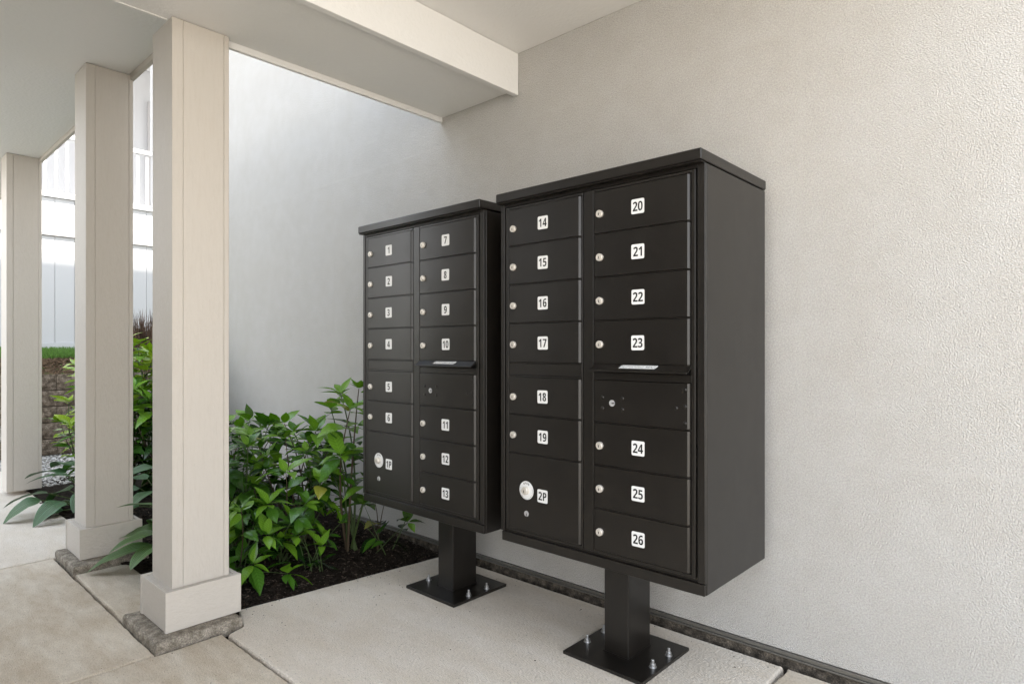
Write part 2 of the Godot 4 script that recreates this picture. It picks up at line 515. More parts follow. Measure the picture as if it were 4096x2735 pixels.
func mailbox(at: Vector3, first: int, parcel: String, label: String) -> void:
	var box := base("mailbox_unit", at)
	tag(box, label, "mailbox", "cluster mailboxes on pedestals")
	var coat: Material = M.powder_coat
	# cabinet shell, its front rim and the dark hollow behind the doors
	var st := start()
	rbox(st, Vector3(-0.385, 0.351, -0.430), Vector3(0.385, 1.5385, -0.010), 0.003)
	rbox(st, Vector3(-0.385, 0.3855, -0.0098), Vector3(-0.3665, 1.538, 0.001), 0.0022)
	rbox(st, Vector3(0.3615, 0.3855, -0.0098), Vector3(0.385, 1.538, 0.001), 0.0022)
	rbox(st, Vector3(-0.3663, 1.5265, -0.0098), Vector3(0.3613, 1.538, -0.001), 0.0015)
	put("cabinet", st.commit(), coat, box)
	put("kick_panel", box_mesh(Vector3(-0.381, 0.3515, -0.0098), Vector3(0.3825, 0.3838, -0.001), 0.0015), coat, box)
	# cap with a rolled lower edge
	st = start()
	rbox(st, Vector3(-0.387, 1.5405, -0.435), Vector3(0.3865, 1.573, 0.027), 0.0042)
	rbox(st, Vector3(-0.383, 1.5365, -0.004), Vector3(0.3825, 1.5404, 0.0235), 0.0018)
	put("cap", st.commit(), coat, box)
	# two master door frames; the right one carries the wide centre stile
	for side in [0, 1]:
		var fx0: float = [-0.3600, -0.0215][side]
		var fx1: float = [-0.0245, 0.3570][side]
		var ox0: float = [-0.3458, 0.0165][side]
		var ox1: float = [-0.0290, 0.3450][side]
		var col := put("master_door", frame_mesh(fx0, fx1, ox0, ox1, 0.3965, 1.5245, 0.4058, 1.5150, 0.0018 if side == 0 else 0.0030), coat, box)
		var rows: Array
		if side == 0: rows = [[1.3880, 1.5150], [1.2538, 1.3825], [1.1195, 1.2484], [0.9840, 1.1142], [0.9395, 0.9785], [0.8053, 0.9315], [0.6721, 0.7998], [0.4058, 0.6665]]
		else: rows = [[1.3865, 1.5150], [1.2520, 1.3812], [1.1180, 1.2467], [0.9835, 1.1127], [0.9335, 0.9775], [0.8050, 0.9320], [0.6725, 0.7995], [0.5390, 0.6668], [0.4058, 0.5330]]
		for i in rows.size() - 1:
			var hi_y: float = rows[i][0]
			var lo_y: float = rows[i + 1][1]
			if side == 1 and i == 4: continue
			put("divider", box_mesh(Vector3(ox0, lo_y + 0.0006, -0.0098), Vector3(ox1, hi_y - 0.0006, 0.0008), 0.0012), coat, box)
		var n: int = first + side * 6
		for i in rows.size():
			var y0: float = rows[i][0]
			var y1: float = rows[i][1]
			var cy := (y0 + y1) * 0.5
			var dx0 := ox0 + 0.0032
			var dx1 := ox1 - 0.0012
			var lx: float = [-0.320, 0.0425][side]
			var px: float = [-0.1885, 0.1765][side]
			if i == 4:
				if side == 0:
					put("blank_panel", box_mesh(Vector3(ox0 + 0.001, y0, -0.0098), Vector3(ox1 - 0.001, y1, 0.0004), 0.001), coat, box)
				else:
					outgoing_slot(box)
				continue
			if side == 0 and i == 7:
				var d := put("parcel_door", door_mesh(dx0, dx1, y0, y1), coat, box)
				number_plate(d, parcel, Vector3(px, 0.537, 0.0036))
				dial(d, Vector3(-0.2605, 0.5455, 0.0036))
				put("key_hole", keyhole_mesh, null, d, Transform3D(Basis(), Vector3(-0.2605, 0.466, 0.0036)))
				var plug := start()
				lathe(plug, [Vector2(0.0105, 0.0), Vector2(0.0103, 0.0005), Vector2(0.0, 0.0006)], Vector3.ZERO, 16)
				put("plug", plug.commit(), coat, d, Transform3D(Basis(), Vector3(-0.306, 0.545, 0.0035)))
				continue
			if side == 1 and i == 5:
				var d := put("mail_slot_door", door_mesh(dx0, dx1, y0, y1), coat, box)
				for r in [[0.051, 0.880], [0.051, 0.8465], [0.1225, 0.880], [0.1225, 0.8465], [0.299, 0.862], [0.3265, 0.915], [0.3265, 0.868], [0.3265, 0.821]]:
					put("rivet", rivet_mesh, coat, d, Transform3D(Basis(), Vector3(r[0], r[1], 0.0034)))
				put("key_hole", keyhole_mesh, null, d, Transform3D(Basis(Vector3.BACK, PI / 2), Vector3(0.086, 0.8635, 0.0036)))
				continue
			var dn := put("compartment_door", door_mesh(dx0, dx1, y0, y1), coat, box)
			number_plate(dn, str(n), Vector3(px, cy - 0.001, 0.0036))
			put("lock", lock_mesh, null, dn, Transform3D(Basis(Vector3.BACK, rng.randf_range(-0.12, 0.12)), Vector3(lx, cy - 0.0055, 0.0036)))
			n += 1
	# pedestal
	put("pedestal", box_mesh(Vector3(-0.048, 0.012, -0.289), Vector3(0.048, 0.351, -0.150), 0.004), coat, box)
	st = start()
	for e in [[Vector3(-0.051, 0.012, -0.1500), Vector3(0.051, 0.0155, -0.1465)], [Vector3(0.048, 0.012, -0.289), Vector3(0.0515, 0.0155, -0.150)]]: rbox(st, e[0], e[1], 0.0015)
	put("weld_bead", st.commit(), coat, box)
	put("base_plate", box_mesh(Vector3(-0.153, 0.0, -0.366), Vector3(0.153, 0.012, -0.060), 0.0015), coat, box)
	for c in [[-0.128, -0.166], [0.128, -0.166], [-0.128, -0.270], [0.128, -0.270]]:
		var up := Transform3D(Basis(Vector3.RIGHT, -PI / 2) * Basis(Vector3.BACK, rng.randf() * 1.0), Vector3(c[0], 0.012, c[1]))
		st = start()
		lathe(st, [Vector2(0.0125, 0.0), Vector2(0.0125, 0.0018), Vector2(0.0085, 0.0018)], Vector3.ZERO, 18)
		lathe(st, [Vector2(0.0098, 0.0018), Vector2(0.0098, 0.0105), Vector2(0.0086, 0.0120), Vector2(0.0, 0.0120)], Vector3.ZERO, 6)
		lathe(st, [Vector2(0.0052, 0.011), Vector2(0.0052, 0.0225), Vector2(0.0042, 0.0240), Vector2(0.0, 0.0240)], Vector3.ZERO, 12)
		put("anchor_bolt", st.commit(), M.zinc, box, up)

func frame_mesh(x0: float, x1: float, ox0: float, ox1: float, y0: float, y1: float, oy0: float, oy1: float, f: float) -> ArrayMesh:
	var st := start()
	var b := -0.0098
	rbox(st, Vector3(x0, y0, b), Vector3(ox0, y1, f), 0.0016)
	rbox(st, Vector3(ox1, y0, b), Vector3(x1, y1, f), 0.0016)
	rbox(st, Vector3(ox0, y0, b), Vector3(ox1, oy0 - 0.0006, f - 0.0003), 0.0014)
	rbox(st, Vector3(ox0, oy1 + 0.0006, b), Vector3(ox1, y1, f - 0.0003), 0.0014)
	return st.commit()

func outgoing_slot(box: Node) -> void:
	put("slot_panel", box_mesh(Vector3(0.0168, 0.9335, -0.0098), Vector3(0.3447, 0.9560, 0.0006), 0.001), M.powder_coat, box)
	put("slot", box_mesh(Vector3(0.045, 0.9562, -0.0098), Vector3(0.335, 0.9790, -0.006), 0.0005), M.dark_gap, box)
	var st := start()
	# hood: sloping sheet with end cheeks and a front lip
	var a := Vector3(0.0, 0.9835, 0.002)
	var b := Vector3(0.0, 0.9640, 0.0330)
	var n := Vector3(0, 0.031, 0.0195).normalized()
	for s in [[0.0, 1.0], [0.0032, -1.0]]:
		var o: Vector3 = -n * s[0]
		quad(st, [a + o + Vector3(0.021, 0, 0), a + o + Vector3(0.346, 0, 0), b + o + Vector3(0.346, 0, 0), b + o + Vector3(0.021, 0, 0)], [n * s[1]])
	rbox(st, Vector3(0.021, 0.9590, 0.0300), Vector3(0.346, 0.9650, 0.0338), 0.0014)
	for x in [0.021, 0.3428]:
		for s in [[0.0, -1.0], [0.0032, 1.0]]:
			var nx := Vector3(s[1], 0, 0)
			tri(st, [Vector3(x + s[0], 0.9835, 0.002), Vector3(x + s[0], 0.959, 0.0335), Vector3(x + s[0], 0.976, 0.0)], [nx, nx, nx])
		quad(st, [Vector3(x, 0.976, 0.0), Vector3(x + 0.0032, 0.976, 0.0), Vector3(x + 0.0032, 0.959, 0.0335), Vector3(x, 0.959, 0.0335)], [Vector3(0, -1, -0.5).normalized()])
	var flap := put("outgoing_mail_hood", st.commit(), M.powder_coat, box)
	var basis := Basis(Vector3.RIGHT, n.cross(Vector3.RIGHT), n)
	var at := Transform3D(basis, Vector3(0.184, 0.9750, 0.0158) + n * 0.0003)
	var p := start()
	rounded_plate(p, 0.121, 0.0165, 0.0006, 0.003, 0.35)
	var w := start()
	text_into(w, [["OUTGOING MAIL", 0.0098, Vector3(0, 0, 0.0009), 1.18, 0.0, true, 0.25]])
	put("label", sign_mesh(p, M.sticker, w, M.print_grey), null, flap, at)

func dial(parent: Node, at: Vector3) -> void:
	var p := start()
	lathe(p, [Vector2(0.0315, 0.0), Vector2(0.0313, 0.0010), Vector2(0.0135, 0.0010)], Vector3.ZERO, 36)
	var w := start()
	var letters := "OPEN"
	for k in 4:
		var a := (1.5 - k) * 0.29
		text_into(w, [[letters[k], 0.0066, Vector3(-sin(a) * 0.0245, cos(a) * 0.0245, 0.0013), 1.0, a, false]])
	var low := "KEY WILL REMAIN IN LOCK WHEN OPENED"
	for k in low.length():
		if low[k] == " ": continue
		var a := PI - (low.length() * 0.5 - 0.5 - k) * 0.108
		text_into(w, [[low[k], 0.0030, Vector3(sin(a) * 0.0285, cos(a) * 0.0285, 0.0013) * -1.0 * Vector3(1, -1, -1), 1.0, PI - a + PI, true]])
	var arrows := start()
	for s in [-1.0, 1.0]:                    # curved arrows
		for k in 4:
			var a0: float = s * (0.82 + k * 0.12)
			var a1: float = s * (0.82 + (k + 1) * 0.12)
			var q := []
			for e in [[a0, 0.0215], [a1, 0.0215], [a1, 0.0260], [a0, 0.0260]]: q.append(Vector3(sin(e[0]) * e[1], cos(e[0]) * e[1], 0.0013))
			quad(arrows, q, [Vector3.BACK])
		var tip: float = 1.50 if s > 0.0 else -0.64
		var foot: float = 1.28 if s > 0.0 else -0.84
		tri(arrows, [Vector3(sin(tip) * 0.0238, cos(tip) * 0.0238, 0.0013), Vector3(sin(foot) * 0.0195, cos(foot) * 0.0195, 0.0013), Vector3(sin(foot) * 0.0282, cos(foot) * 0.0282, 0.0013)], [Vector3.BACK, Vector3.BACK, Vector3.BACK])
	w.append_from(arrows.commit(), 0, Transform3D())
	put("dial_plate", sign_mesh(p, M.sticker, w, M.print_black), null, parent, Transform3D(Basis(), at))
	var t := Transform3D(Basis(Vector3.BACK, 0.1).scaled(Vector3(1.15, 1.15, 1.6)), at + Vector3(0, 0, 0.0008))
	put("lock", lock_mesh, null, parent, t)

# ---------------------------------------------------------------- columns
func column(x: float, label: String, plinth: bool, beam_y: float, pad: Array) -> void:
	# x = plane of the plinth's +x face; the column row stands at z -0.7825 .. -1.048
	var o := base("porch_column", Vector3(x - 0.1328, 0.0, -0.915))
	tag(o, label, "column", "square porch columns along the walkway")
	var s := 0.1005
	var y0 := 0.172 if plinth else 0.03
	put("core", box_mesh(Vector3(-s + 0.003, y0 + 0.001, -s + 0.003), Vector3(s - 0.003, beam_y, s - 0.003), 0.002), M.trim_paint, o)
	put("front_board", box_mesh(Vector3(-s, y0, s - 0.037), Vector3(s, beam_y - 0.001, s), 0.0015), M.trim_paint, o)
	put("side_board", box_mesh(Vector3(s - 0.0185, y0, -s + 0.0195), Vector3(s - 0.0008, beam_y - 0.001, s - 0.0388), 0.0015), M.trim_paint, o)
	put("side_board", box_mesh(Vector3(-s + 0.0008, y0, -s + 0.0195), Vector3(-s + 0.0185, beam_y - 0.001, s - 0.0388), 0.0015), M.trim_paint, o)
	put("back_board", box_mesh(Vector3(-s, y0, -s), Vector3(s, beam_y - 0.001, -s + 0.0185), 0.002), M.trim_paint, o)
	if plinth:
		var p := 0.1328
		var hi := 0.1786
		put("plinth_board", box_mesh(Vector3(p - 0.018, 0.035, -p), Vector3(p, hi, p), 0.0022), M.plinth_paint, o)
		put("plinth_board", box_mesh(Vector3(-p, 0.035, -p), Vector3(-p + 0.018, hi + 0.001, p), 0.0022), M.plinth_paint, o)
		put("plinth_board", box_mesh(Vector3(-p + 0.0195, 0.0365, p - 0.019), Vector3(p - 0.0192, hi - 0.001, p - 0.0025), 0.002), M.plinth_paint, o)
		put("plinth_board", box_mesh(Vector3(-p + 0.0195, 0.0365, -p + 0.002), Vector3(p - 0.0192, hi - 0.001, -p + 0.019), 0.002), M.plinth_paint, o)
		put("plinth_top", box_mesh(Vector3(-p + 0.019, 0.12, -p + 0.020), Vector3(p - 0.019, hi - 0.003, p - 0.020), 0.002), M.trim_paint, o)
	if pad:
		var noise := FastNoiseLite.new()
		noise.seed = 77 + int(x * 10)
		noise.frequency = 0.12
		var c := []
		for e in pad: c.append(Vector2(e[0] - o.position.x, e[1] - o.position.z))
		put("footing", slab_mesh(c, 0.09, 0.014, 0.008, noise, 0.034), M.footing, o)

# ---------------------------------------------------------------- plants
func leaf_mesh(length: float, half: float, fold: float, curl: float, twist: float, serr: float, hosta := false) -> ArrayMesh:
	var st := start()
	var seg := 9
	var rows := []
	for i in seg + 1:
		var t := float(i) / seg
		var w: float
		if hosta: w = half * pow(sin(PI * pow(t, 0.66)), 0.72)
		else: w = half * pow(sin(PI * pow(t, 0.80)), 0.95) * (1.0 - 0.25 * t * t)
		if t >= 1.0 or t <= 0.0: w = 0.0006
		if serr > 0.0 and t > 0.35 and t < 0.97: w *= 1.0 + (serr if i % 2 == 0 else -serr)
		var y := -curl * t * t * length
		var a := twist * t
		var row := []
		for e in [-1.0, -0.5, 0.0, 0.5, 1.0]:
			var lift: float = fold * absf(e) * w * (1.0 - 0.35 * absf(e))
			if hosta: lift += 0.05 * w * sin(t * 14.0 + e * 3.0) * absf(e)
			var q := Vector3(e * w, lift, 0).rotated(Vector3.BACK, a)
			row.append(Vector3(q.x, q.y + y, t * length * (1.0 - 0.25 * curl * t)))
		rows.append(row)
	var verts := PackedVector3Array()
	for i in seg:
		for k in 4:
			var u0 := k / 4.0
			var u1 := (k + 1) / 4.0
			var v0 := float(i) / seg
			var v1 := float(i + 1) / seg
			st.set_smooth_group(0)
			for e in [[rows[i][k], u0, v0], [rows[i][k + 1], u1, v0], [rows[i + 1][k + 1], u1, v1], [rows[i][k], u0, v0], [rows[i + 1][k + 1], u1, v1], [rows[i + 1][k], u0, v1]]:
				st.set_uv(Vector2(e[1], e[2]))
				st.add_vertex(e[0])
	st.generate_normals()
	st.generate_tangents()
	return st.commit()

var leaves := []
var hostas := []

func make_leaves() -> void:
	for e in [[0.11, 0.024, 0.30, 0.15, 0.25, 0.05], [0.135, 0.030, 0.22, 0.32, -0.3, 0.07], [0.085, 0.023, 0.35, 0.08, 0.1, 0.0], [0.125, 0.025, 0.15, 0.45, -0.15, 0.08], [0.10, 0.028, 0.40, 0.24, 0.35, 0.05], [0.15, 0.031, 0.25, 0.38, 0.2, 0.07], [0.07, 0.020, 0.30, 0.12, -0.2, 0.03]]:
		leaves.append(leaf_mesh(e[0], e[1], e[2], e[3], e[4], e[5]))
	for e in [[0.24, 0.078, 0.20, 0.45, 0.2, 0.0], [0.21, 0.072, 0.15, 0.65, -0.2, 0.0], [0.26, 0.070, 0.24, 0.38, 0.1, 0.0]]:
		hostas.append(leaf_mesh(e[0], e[1], e[2], e[3], e[4], e[5], true))

func put_leaf(parent: Node, mesh: Mesh, m: Material, at: Vector3, dir: Vector3, scale: float, roll := 0.0) -> void:
	var z := dir.normalized()
	var x := Vector3.UP.cross(z)
	if x.length() < 0.1: x = Vector3.RIGHT
	x = x.normalized().rotated(z, roll)
	var y := z.cross(x)
	put("leaf", mesh, m, parent, Transform3D(Basis(x, y, z).scaled(Vector3.ONE * scale), at))

# stems: array of [tip offset, bend]; each stem carries pairs of leaves and a whorl at its tip
func shrub(at: Vector3, stems: Array, label: String, tones: Array, size: float, bare: float, group := "shrubs in the planting bed") -> Node3D:
	var o := base("leafy_shrub", at)
	tag(o, label, "shrub", group)
	for s in stems:
		var tip: Vector3 = s[0]
		var bend := Vector3(rng.randf_range(-1, 1), 0, rng.randf_range(-1, 1)) * 0.08 * tip.length()
		var foot := Vector3(rng.randf_range(-0.04, 0.04), -0.03, rng.randf_range(-0.04, 0.04))
		var pts := []
		var rad := []
		var count := 8
		for i in count + 1:
			var t := float(i) / count
			pts.append(foot.lerp(tip, t) + bend * sin(PI * t) + Vector3(0, 0.06 * tip.length() * sin(PI * t), 0))
			rad.append(lerpf(0.0062, 0.0019, t) * clampf(tip.length() * 1.7, 0.5, 1.2))
		var st := start()
		tube(st, pts, rad, 6)
		put("stem", st.commit(), M.stem_bark if tip.length() > 0.35 and rng.randf() < 0.5 else M.stem_green, o)
		var total: float = (tip - foot).length()
		var pairs := maxi(2, int(total * (1.0 - bare) / 0.075))
		var phi := rng.randf() * TAU
		for i in pairs:
			var t := lerpf(bare, 0.97, float(i) / maxi(1, pairs - 1))
			var k := clampi(int(t * count), 0, count - 1)
			var p: Vector3 = pts[k].lerp(pts[k + 1], t * count - k)
			var d: Vector3 = (pts[k + 1] - pts[k]).normalized()
			var side := d.cross(Vector3(0.3, 0.1, 1)).normalized()
			phi += PI / 2 + rng.randf_range(-0.4, 0.4)
			for e in 2:
				if rng.randf() < 0.08: continue
				var out := side.rotated(d, phi + e * PI)
				var dir := (out + d * rng.randf_range(0.1, 0.5) + Vector3(0, rng.randf_range(-0.35, 0.25), 0)).normalized()
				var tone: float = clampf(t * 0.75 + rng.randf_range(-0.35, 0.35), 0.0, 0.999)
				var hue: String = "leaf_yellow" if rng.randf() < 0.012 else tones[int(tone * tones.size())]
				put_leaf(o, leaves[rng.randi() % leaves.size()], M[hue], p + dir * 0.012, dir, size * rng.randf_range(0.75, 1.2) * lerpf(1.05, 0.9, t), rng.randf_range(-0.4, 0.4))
		var whorl := rng.randi_range(4, 6)
		for i in whorl:
			var d: Vector3 = (pts[count] - pts[count - 1]).normalized()
			var out := d.cross(Vector3(0.3, 0.1, 1)).normalized().rotated(d, TAU * i / whorl + phi)
			var dir := (out + d * rng.randf_range(0.35, 0.9) + Vector3(0, 0.12, 0)).normalized()
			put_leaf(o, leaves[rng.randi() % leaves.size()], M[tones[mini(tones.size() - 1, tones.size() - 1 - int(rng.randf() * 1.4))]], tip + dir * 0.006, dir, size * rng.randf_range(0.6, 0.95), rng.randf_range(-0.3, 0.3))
	return o

func hosta(at: Vector3, dirs: Array, label: String, m: String) -> Node3D:
	var o := base("hosta_plant", at)
	tag(o, label, "hosta", "hostas along the walkway edge")
	for e in dirs:               # [yaw in degrees, rise in degrees, stalk length, scale]
		var a := deg_to_rad(e[0])
		var up := deg_to_rad(e[1])
		var dir := Vector3(cos(a) * cos(up), sin(up), sin(a) * cos(up))
		var foot := Vector3(rng.randf_range(-0.03, 0.03), -0.02, rng.randf_range(-0.03, 0.03))
		var tip: Vector3 = foot + dir * e[2]
		var st := start()
		tube(st, [foot, foot.lerp(tip, 0.5) + Vector3(0, 0.03, 0), tip], [0.005, 0.004, 0.003], 6)
		put("stalk", st.commit(), M.stem_green, o)
		var out := Vector3(dir.x, dir.y * 0.25 - 0.05, dir.z)
		put_leaf(o, hostas[rng.randi() % hostas.size()], M[m], tip, out, e[3], rng.randf_range(-0.3, 0.3))
	return o

func scatter(called: String, mesh: Mesh, m: Material, count: int, where: Callable) -> MultiMeshInstance3D:
	var mm := MultiMesh.new()
	mm.transform_format = MultiMesh.TRANSFORM_3D
	mm.use_colors = true
	mm.mesh = mesh
	mm.instance_count = count
	for i in count:
		var e: Array = where.call()
		mm.set_instance_transform(i, e[0])
		mm.set_instance_color(i, e[1])
	var o := MultiMeshInstance3D.new()
	o.multimesh = mm
	o.material_override = m
	o.name = numbered(called)
	add_child(o)
	return o

# ---------------------------------------------------------------- the scene
func _ready() -> void:
	rng.seed = 20240611
	# camera: level, looking 42.6 degrees to the left of the wall's normal; lens raised slightly
	var cam := Camera3D.new()
	cam.name = "camera"
	add_child(cam)
	cam.position = Vector3(0.0, 1.0282, 0.0)
	cam.rotation = Vector3(0.0, deg_to_rad(42.6148), 0.0)
	var near := 0.05
	cam.set_frustum(2.0 * 1367.5 / 2499.5 * near, Vector2(0.0, 28.4 / 2499.5 * near), near, 400.0)
	cam.current = true
	# sky and air
	var env := Environment.new()
	env.background_mode = Environment.BG_SKY
	var sky := Sky.new()
	var sm := ProceduralSkyMaterial.new()
	sm.sky_top_color = Color(0.64, 0.69, 0.755)
	sm.sky_horizon_color = Color(0.958, 0.947, 0.928)
	sm.sky_curve = 0.25
	sm.ground_bottom_color = Color(0.5, 0.48, 0.45)
	sm.ground_horizon_color = Color(0.7, 0.7, 0.7)
	sm.sky_energy_multiplier = 1.0
	sky.sky_material = sm
	env.sky = sky
	env.tonemap_mode = Environment.TONE_MAPPER_LINEAR
	env.tonemap_exposure = 6.2
	env.sdfgi_enabled = true
	env.ssao_enabled = true
	env.ssil_enabled = true
	var we := WorldEnvironment.new()
	we.name = "environment"
	we.environment = env
	add_child(we)
	# sun: over the building behind the camera, from +x and a little +z
	var sun := DirectionalLight3D.new()
	sun.name = "sun"
	add_child(sun)
	var el := deg_to_rad(55.0)
	var az := deg_to_rad(-45.0)
	var to_sun := Vector3(cos(el) * cos(az), sin(el), cos(el) * sin(az))
	sun.look_at_from_position(to_sun * 30.0, Vector3.ZERO)
	sun.light_energy = 1.2
	sun.light_angular_distance = 0.5
	sun.light_color = Color(1.0, 0.975, 0.93)
	sun.shadow_enabled = true

	font_bold = SystemFont.new()
	font_bold.font_names = PackedStringArray(["Droid Sans"])
	font_bold.font_weight = 700
	font_plain = SystemFont.new()
	font_plain.font_names = PackedStringArray(["Droid Sans"])
	make_materials()
	build_setting()
	build_house()
	for e in [[-2.3593, "tall beige square column holding the ceiling beam, beside the mailbox slab", true, 2.212, [[-2.668, -0.735], [-2.304, -0.733], [-2.318, -1.036], [-2.655, -1.045]]],
			[-3.4782, "beige square column behind the beam column, hosta leaf across its plinth", true, SOFFIT - 0.001, [[-3.768, -0.742], [-3.398, -0.738], [-3.405, -1.055], [-3.760, -1.060]]],
			[-5.500, "pale grey square column without plinth, by the gravel and block wall", false, SOFFIT - 0.001, []]]:
		column(e[0], e[1], e[2], e[3], e[4])
	make_small_parts()
	mailbox(Vector3(-1.149, 0.0, -1.609), 14, "2P", "black metal cluster mailbox beside bare stucco wall, doors numbered 14 to 26 and 2P")
	mailbox(Vector3(-2.0033, 0.0, -1.609), 1, "1P", "black metal cluster mailbox by the plants, doors numbered 1 to 13 and 1P")
	build_garden()
	build_far()

func build_setting() -> void:
	var noise := FastNoiseLite.new()
	noise.seed = 5
	noise.frequency = 0.05
	# earth under everything, reaching the horizon
	var g := put("ground", sheet(-160, 160, -160, 160, 40.0, func(_x, _z): return -0.09), M.yard)
	tag(g, "", "", "", "structure")
	# walkway and mailbox slab
	var pave := base("pavement")
	tag(pave, "", "", "", "structure")
	var D := func(a): return [Vector2(a[0], -a[2]), Vector2(a[1], -a[2]), Vector2(a[1], -a[3]), Vector2(a[0], -a[3])]
	var slabs := [[[-6.4, -3.7495, -0.99, 0.9600], "concrete_grey"], [[-3.7420, -2.3125, -0.99, 0.7360], "concrete"], [[-2.3050, -0.72, -0.99, 0.9560], "concrete"],
		[[-3.40, -2.64, 0.7440, 0.9610], "concrete"], [[-0.712, 1.6, -0.99, 0.9560], "concrete"], [[-0.7140, 1.6, 0.9650, 2.0880], "concrete"], [[1.608, 4.2, -1.25, 2.0880], "concrete"], [[-9.6, -6.408, -0.99, 0.96], "concrete_grey"]]
	for s in slabs: put("slab", slab_mesh(D.call(s[0]), 0.085, 0.011, 0.006, noise), M[s[1]], pave)
	put("slab", slab_mesh([Vector2(-2.284, -0.9650), Vector2(-0.7215, -0.9650), Vector2(-0.7215, -2.0890), Vector2(-2.364, -2.074), Vector2(-2.468, -1.085), Vector2(-2.31, -1.03)], 0.085, 0.011, 0.005, noise), M.concrete_grey, pave)
	# stucco wall with its base screed and the foundation below
	var wall := base("stucco_wall", Vector3(0, 0, WALL))
	tag(wall, "long pale stucco wall behind the mailboxes and shrubs", "wall")
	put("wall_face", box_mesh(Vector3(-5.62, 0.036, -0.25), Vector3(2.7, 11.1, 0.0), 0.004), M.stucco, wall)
	var f := start()
	rbox(f, Vector3(-5.62, 0.0235, -0.06), Vector3(2.7, 0.0362, 0.006), 0.002)
	rbox(f, Vector3(-5.62, 0.0165, -0.03), Vector3(2.7, 0.0234, 0.0105), 0.002)
	put("base_flashing", f.commit(), M.flashing, wall)
	put("foundation", box_mesh(Vector3(-5.60, -0.2, -0.2), Vector3(2.7, 0.0165, 0.004), 0.004), M.foundation, wall)

func build_house() -> void:
	var o := base("porch_roof")
	tag(o, "beige porch ceiling with deep dropped beam above the columns and mailboxes", "porch roof")
	var paint: Material = M.ceiling_paint
	put("ceiling_panel", box_mesh(Vector3(-1.93, ROOM, WALL + 0.001), Vector3(END, ROOM + 0.06, 1.0), 0.002), paint, o)
	put("walkway_soffit", box_mesh(Vector3(-9.6, SOFFIT, -1.0), Vector3(-2.405, SOFFIT + 0.06, -0.36), 0.002), paint, o)
	put("walkway_soffit", box_mesh(Vector3(-3.7, SOFFIT, -0.3595), Vector3(-2.405, SOFFIT + 0.06, 1.0), 0.002), paint, o)
	put("soffit_edge", box_mesh(Vector3(-9.6, SOFFIT - 0.026, -1.022), Vector3(-2.447, SOFFIT + 0.20, -1.0005), 0.003), M.trim_paint, o)
	put("added_dark_wall", box_mesh(Vector3(-4.25, -0.05, 1.001), Vector3(-0.9, ROOM, 1.25), 0.004), M.added_wall_tone, o)  # added out of view: blocks light and keeps the mailbox fronts dark
	# the dropped beam: soffit board between two edge boards
	var beam := put("beam", box_mesh(Vector3(-2.430, 2.2130, WALL + 0.001), Vector3(-1.940, SOFFIT + 0.05, 1.0), 0.003), paint, o)
	put("edge_board", box_mesh(Vector3(-1.9370, 2.1850, WALL + 0.0015), Vector3(-1.9080, ROOM - 0.0005, 1.0), 0.003), M.ceiling_paint, beam)
	put("edge_board", box_mesh(Vector3(-2.4510, 2.1890, WALL + 0.0015), Vector3(-2.4315, 2.60, -1.018), 0.003), M.ceiling_paint, beam)
	put("edge_bead", box_mesh(Vector3(-2.4380, 2.2085, -0.812), Vector3(-2.4270, 2.2128, 1.0), 0.0015), M.ceiling_paint, beam)
	# storeys above: they shade the courtyard
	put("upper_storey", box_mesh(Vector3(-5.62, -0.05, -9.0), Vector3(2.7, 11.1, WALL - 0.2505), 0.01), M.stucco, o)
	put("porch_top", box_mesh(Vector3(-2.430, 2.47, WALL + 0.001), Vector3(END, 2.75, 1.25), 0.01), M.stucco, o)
	put("walkway_roof", box_mesh(Vector3(-9.6, 2.47, -0.999), Vector3(-2.4301, 2.62, -0.36), 0.01), M.stucco, o)

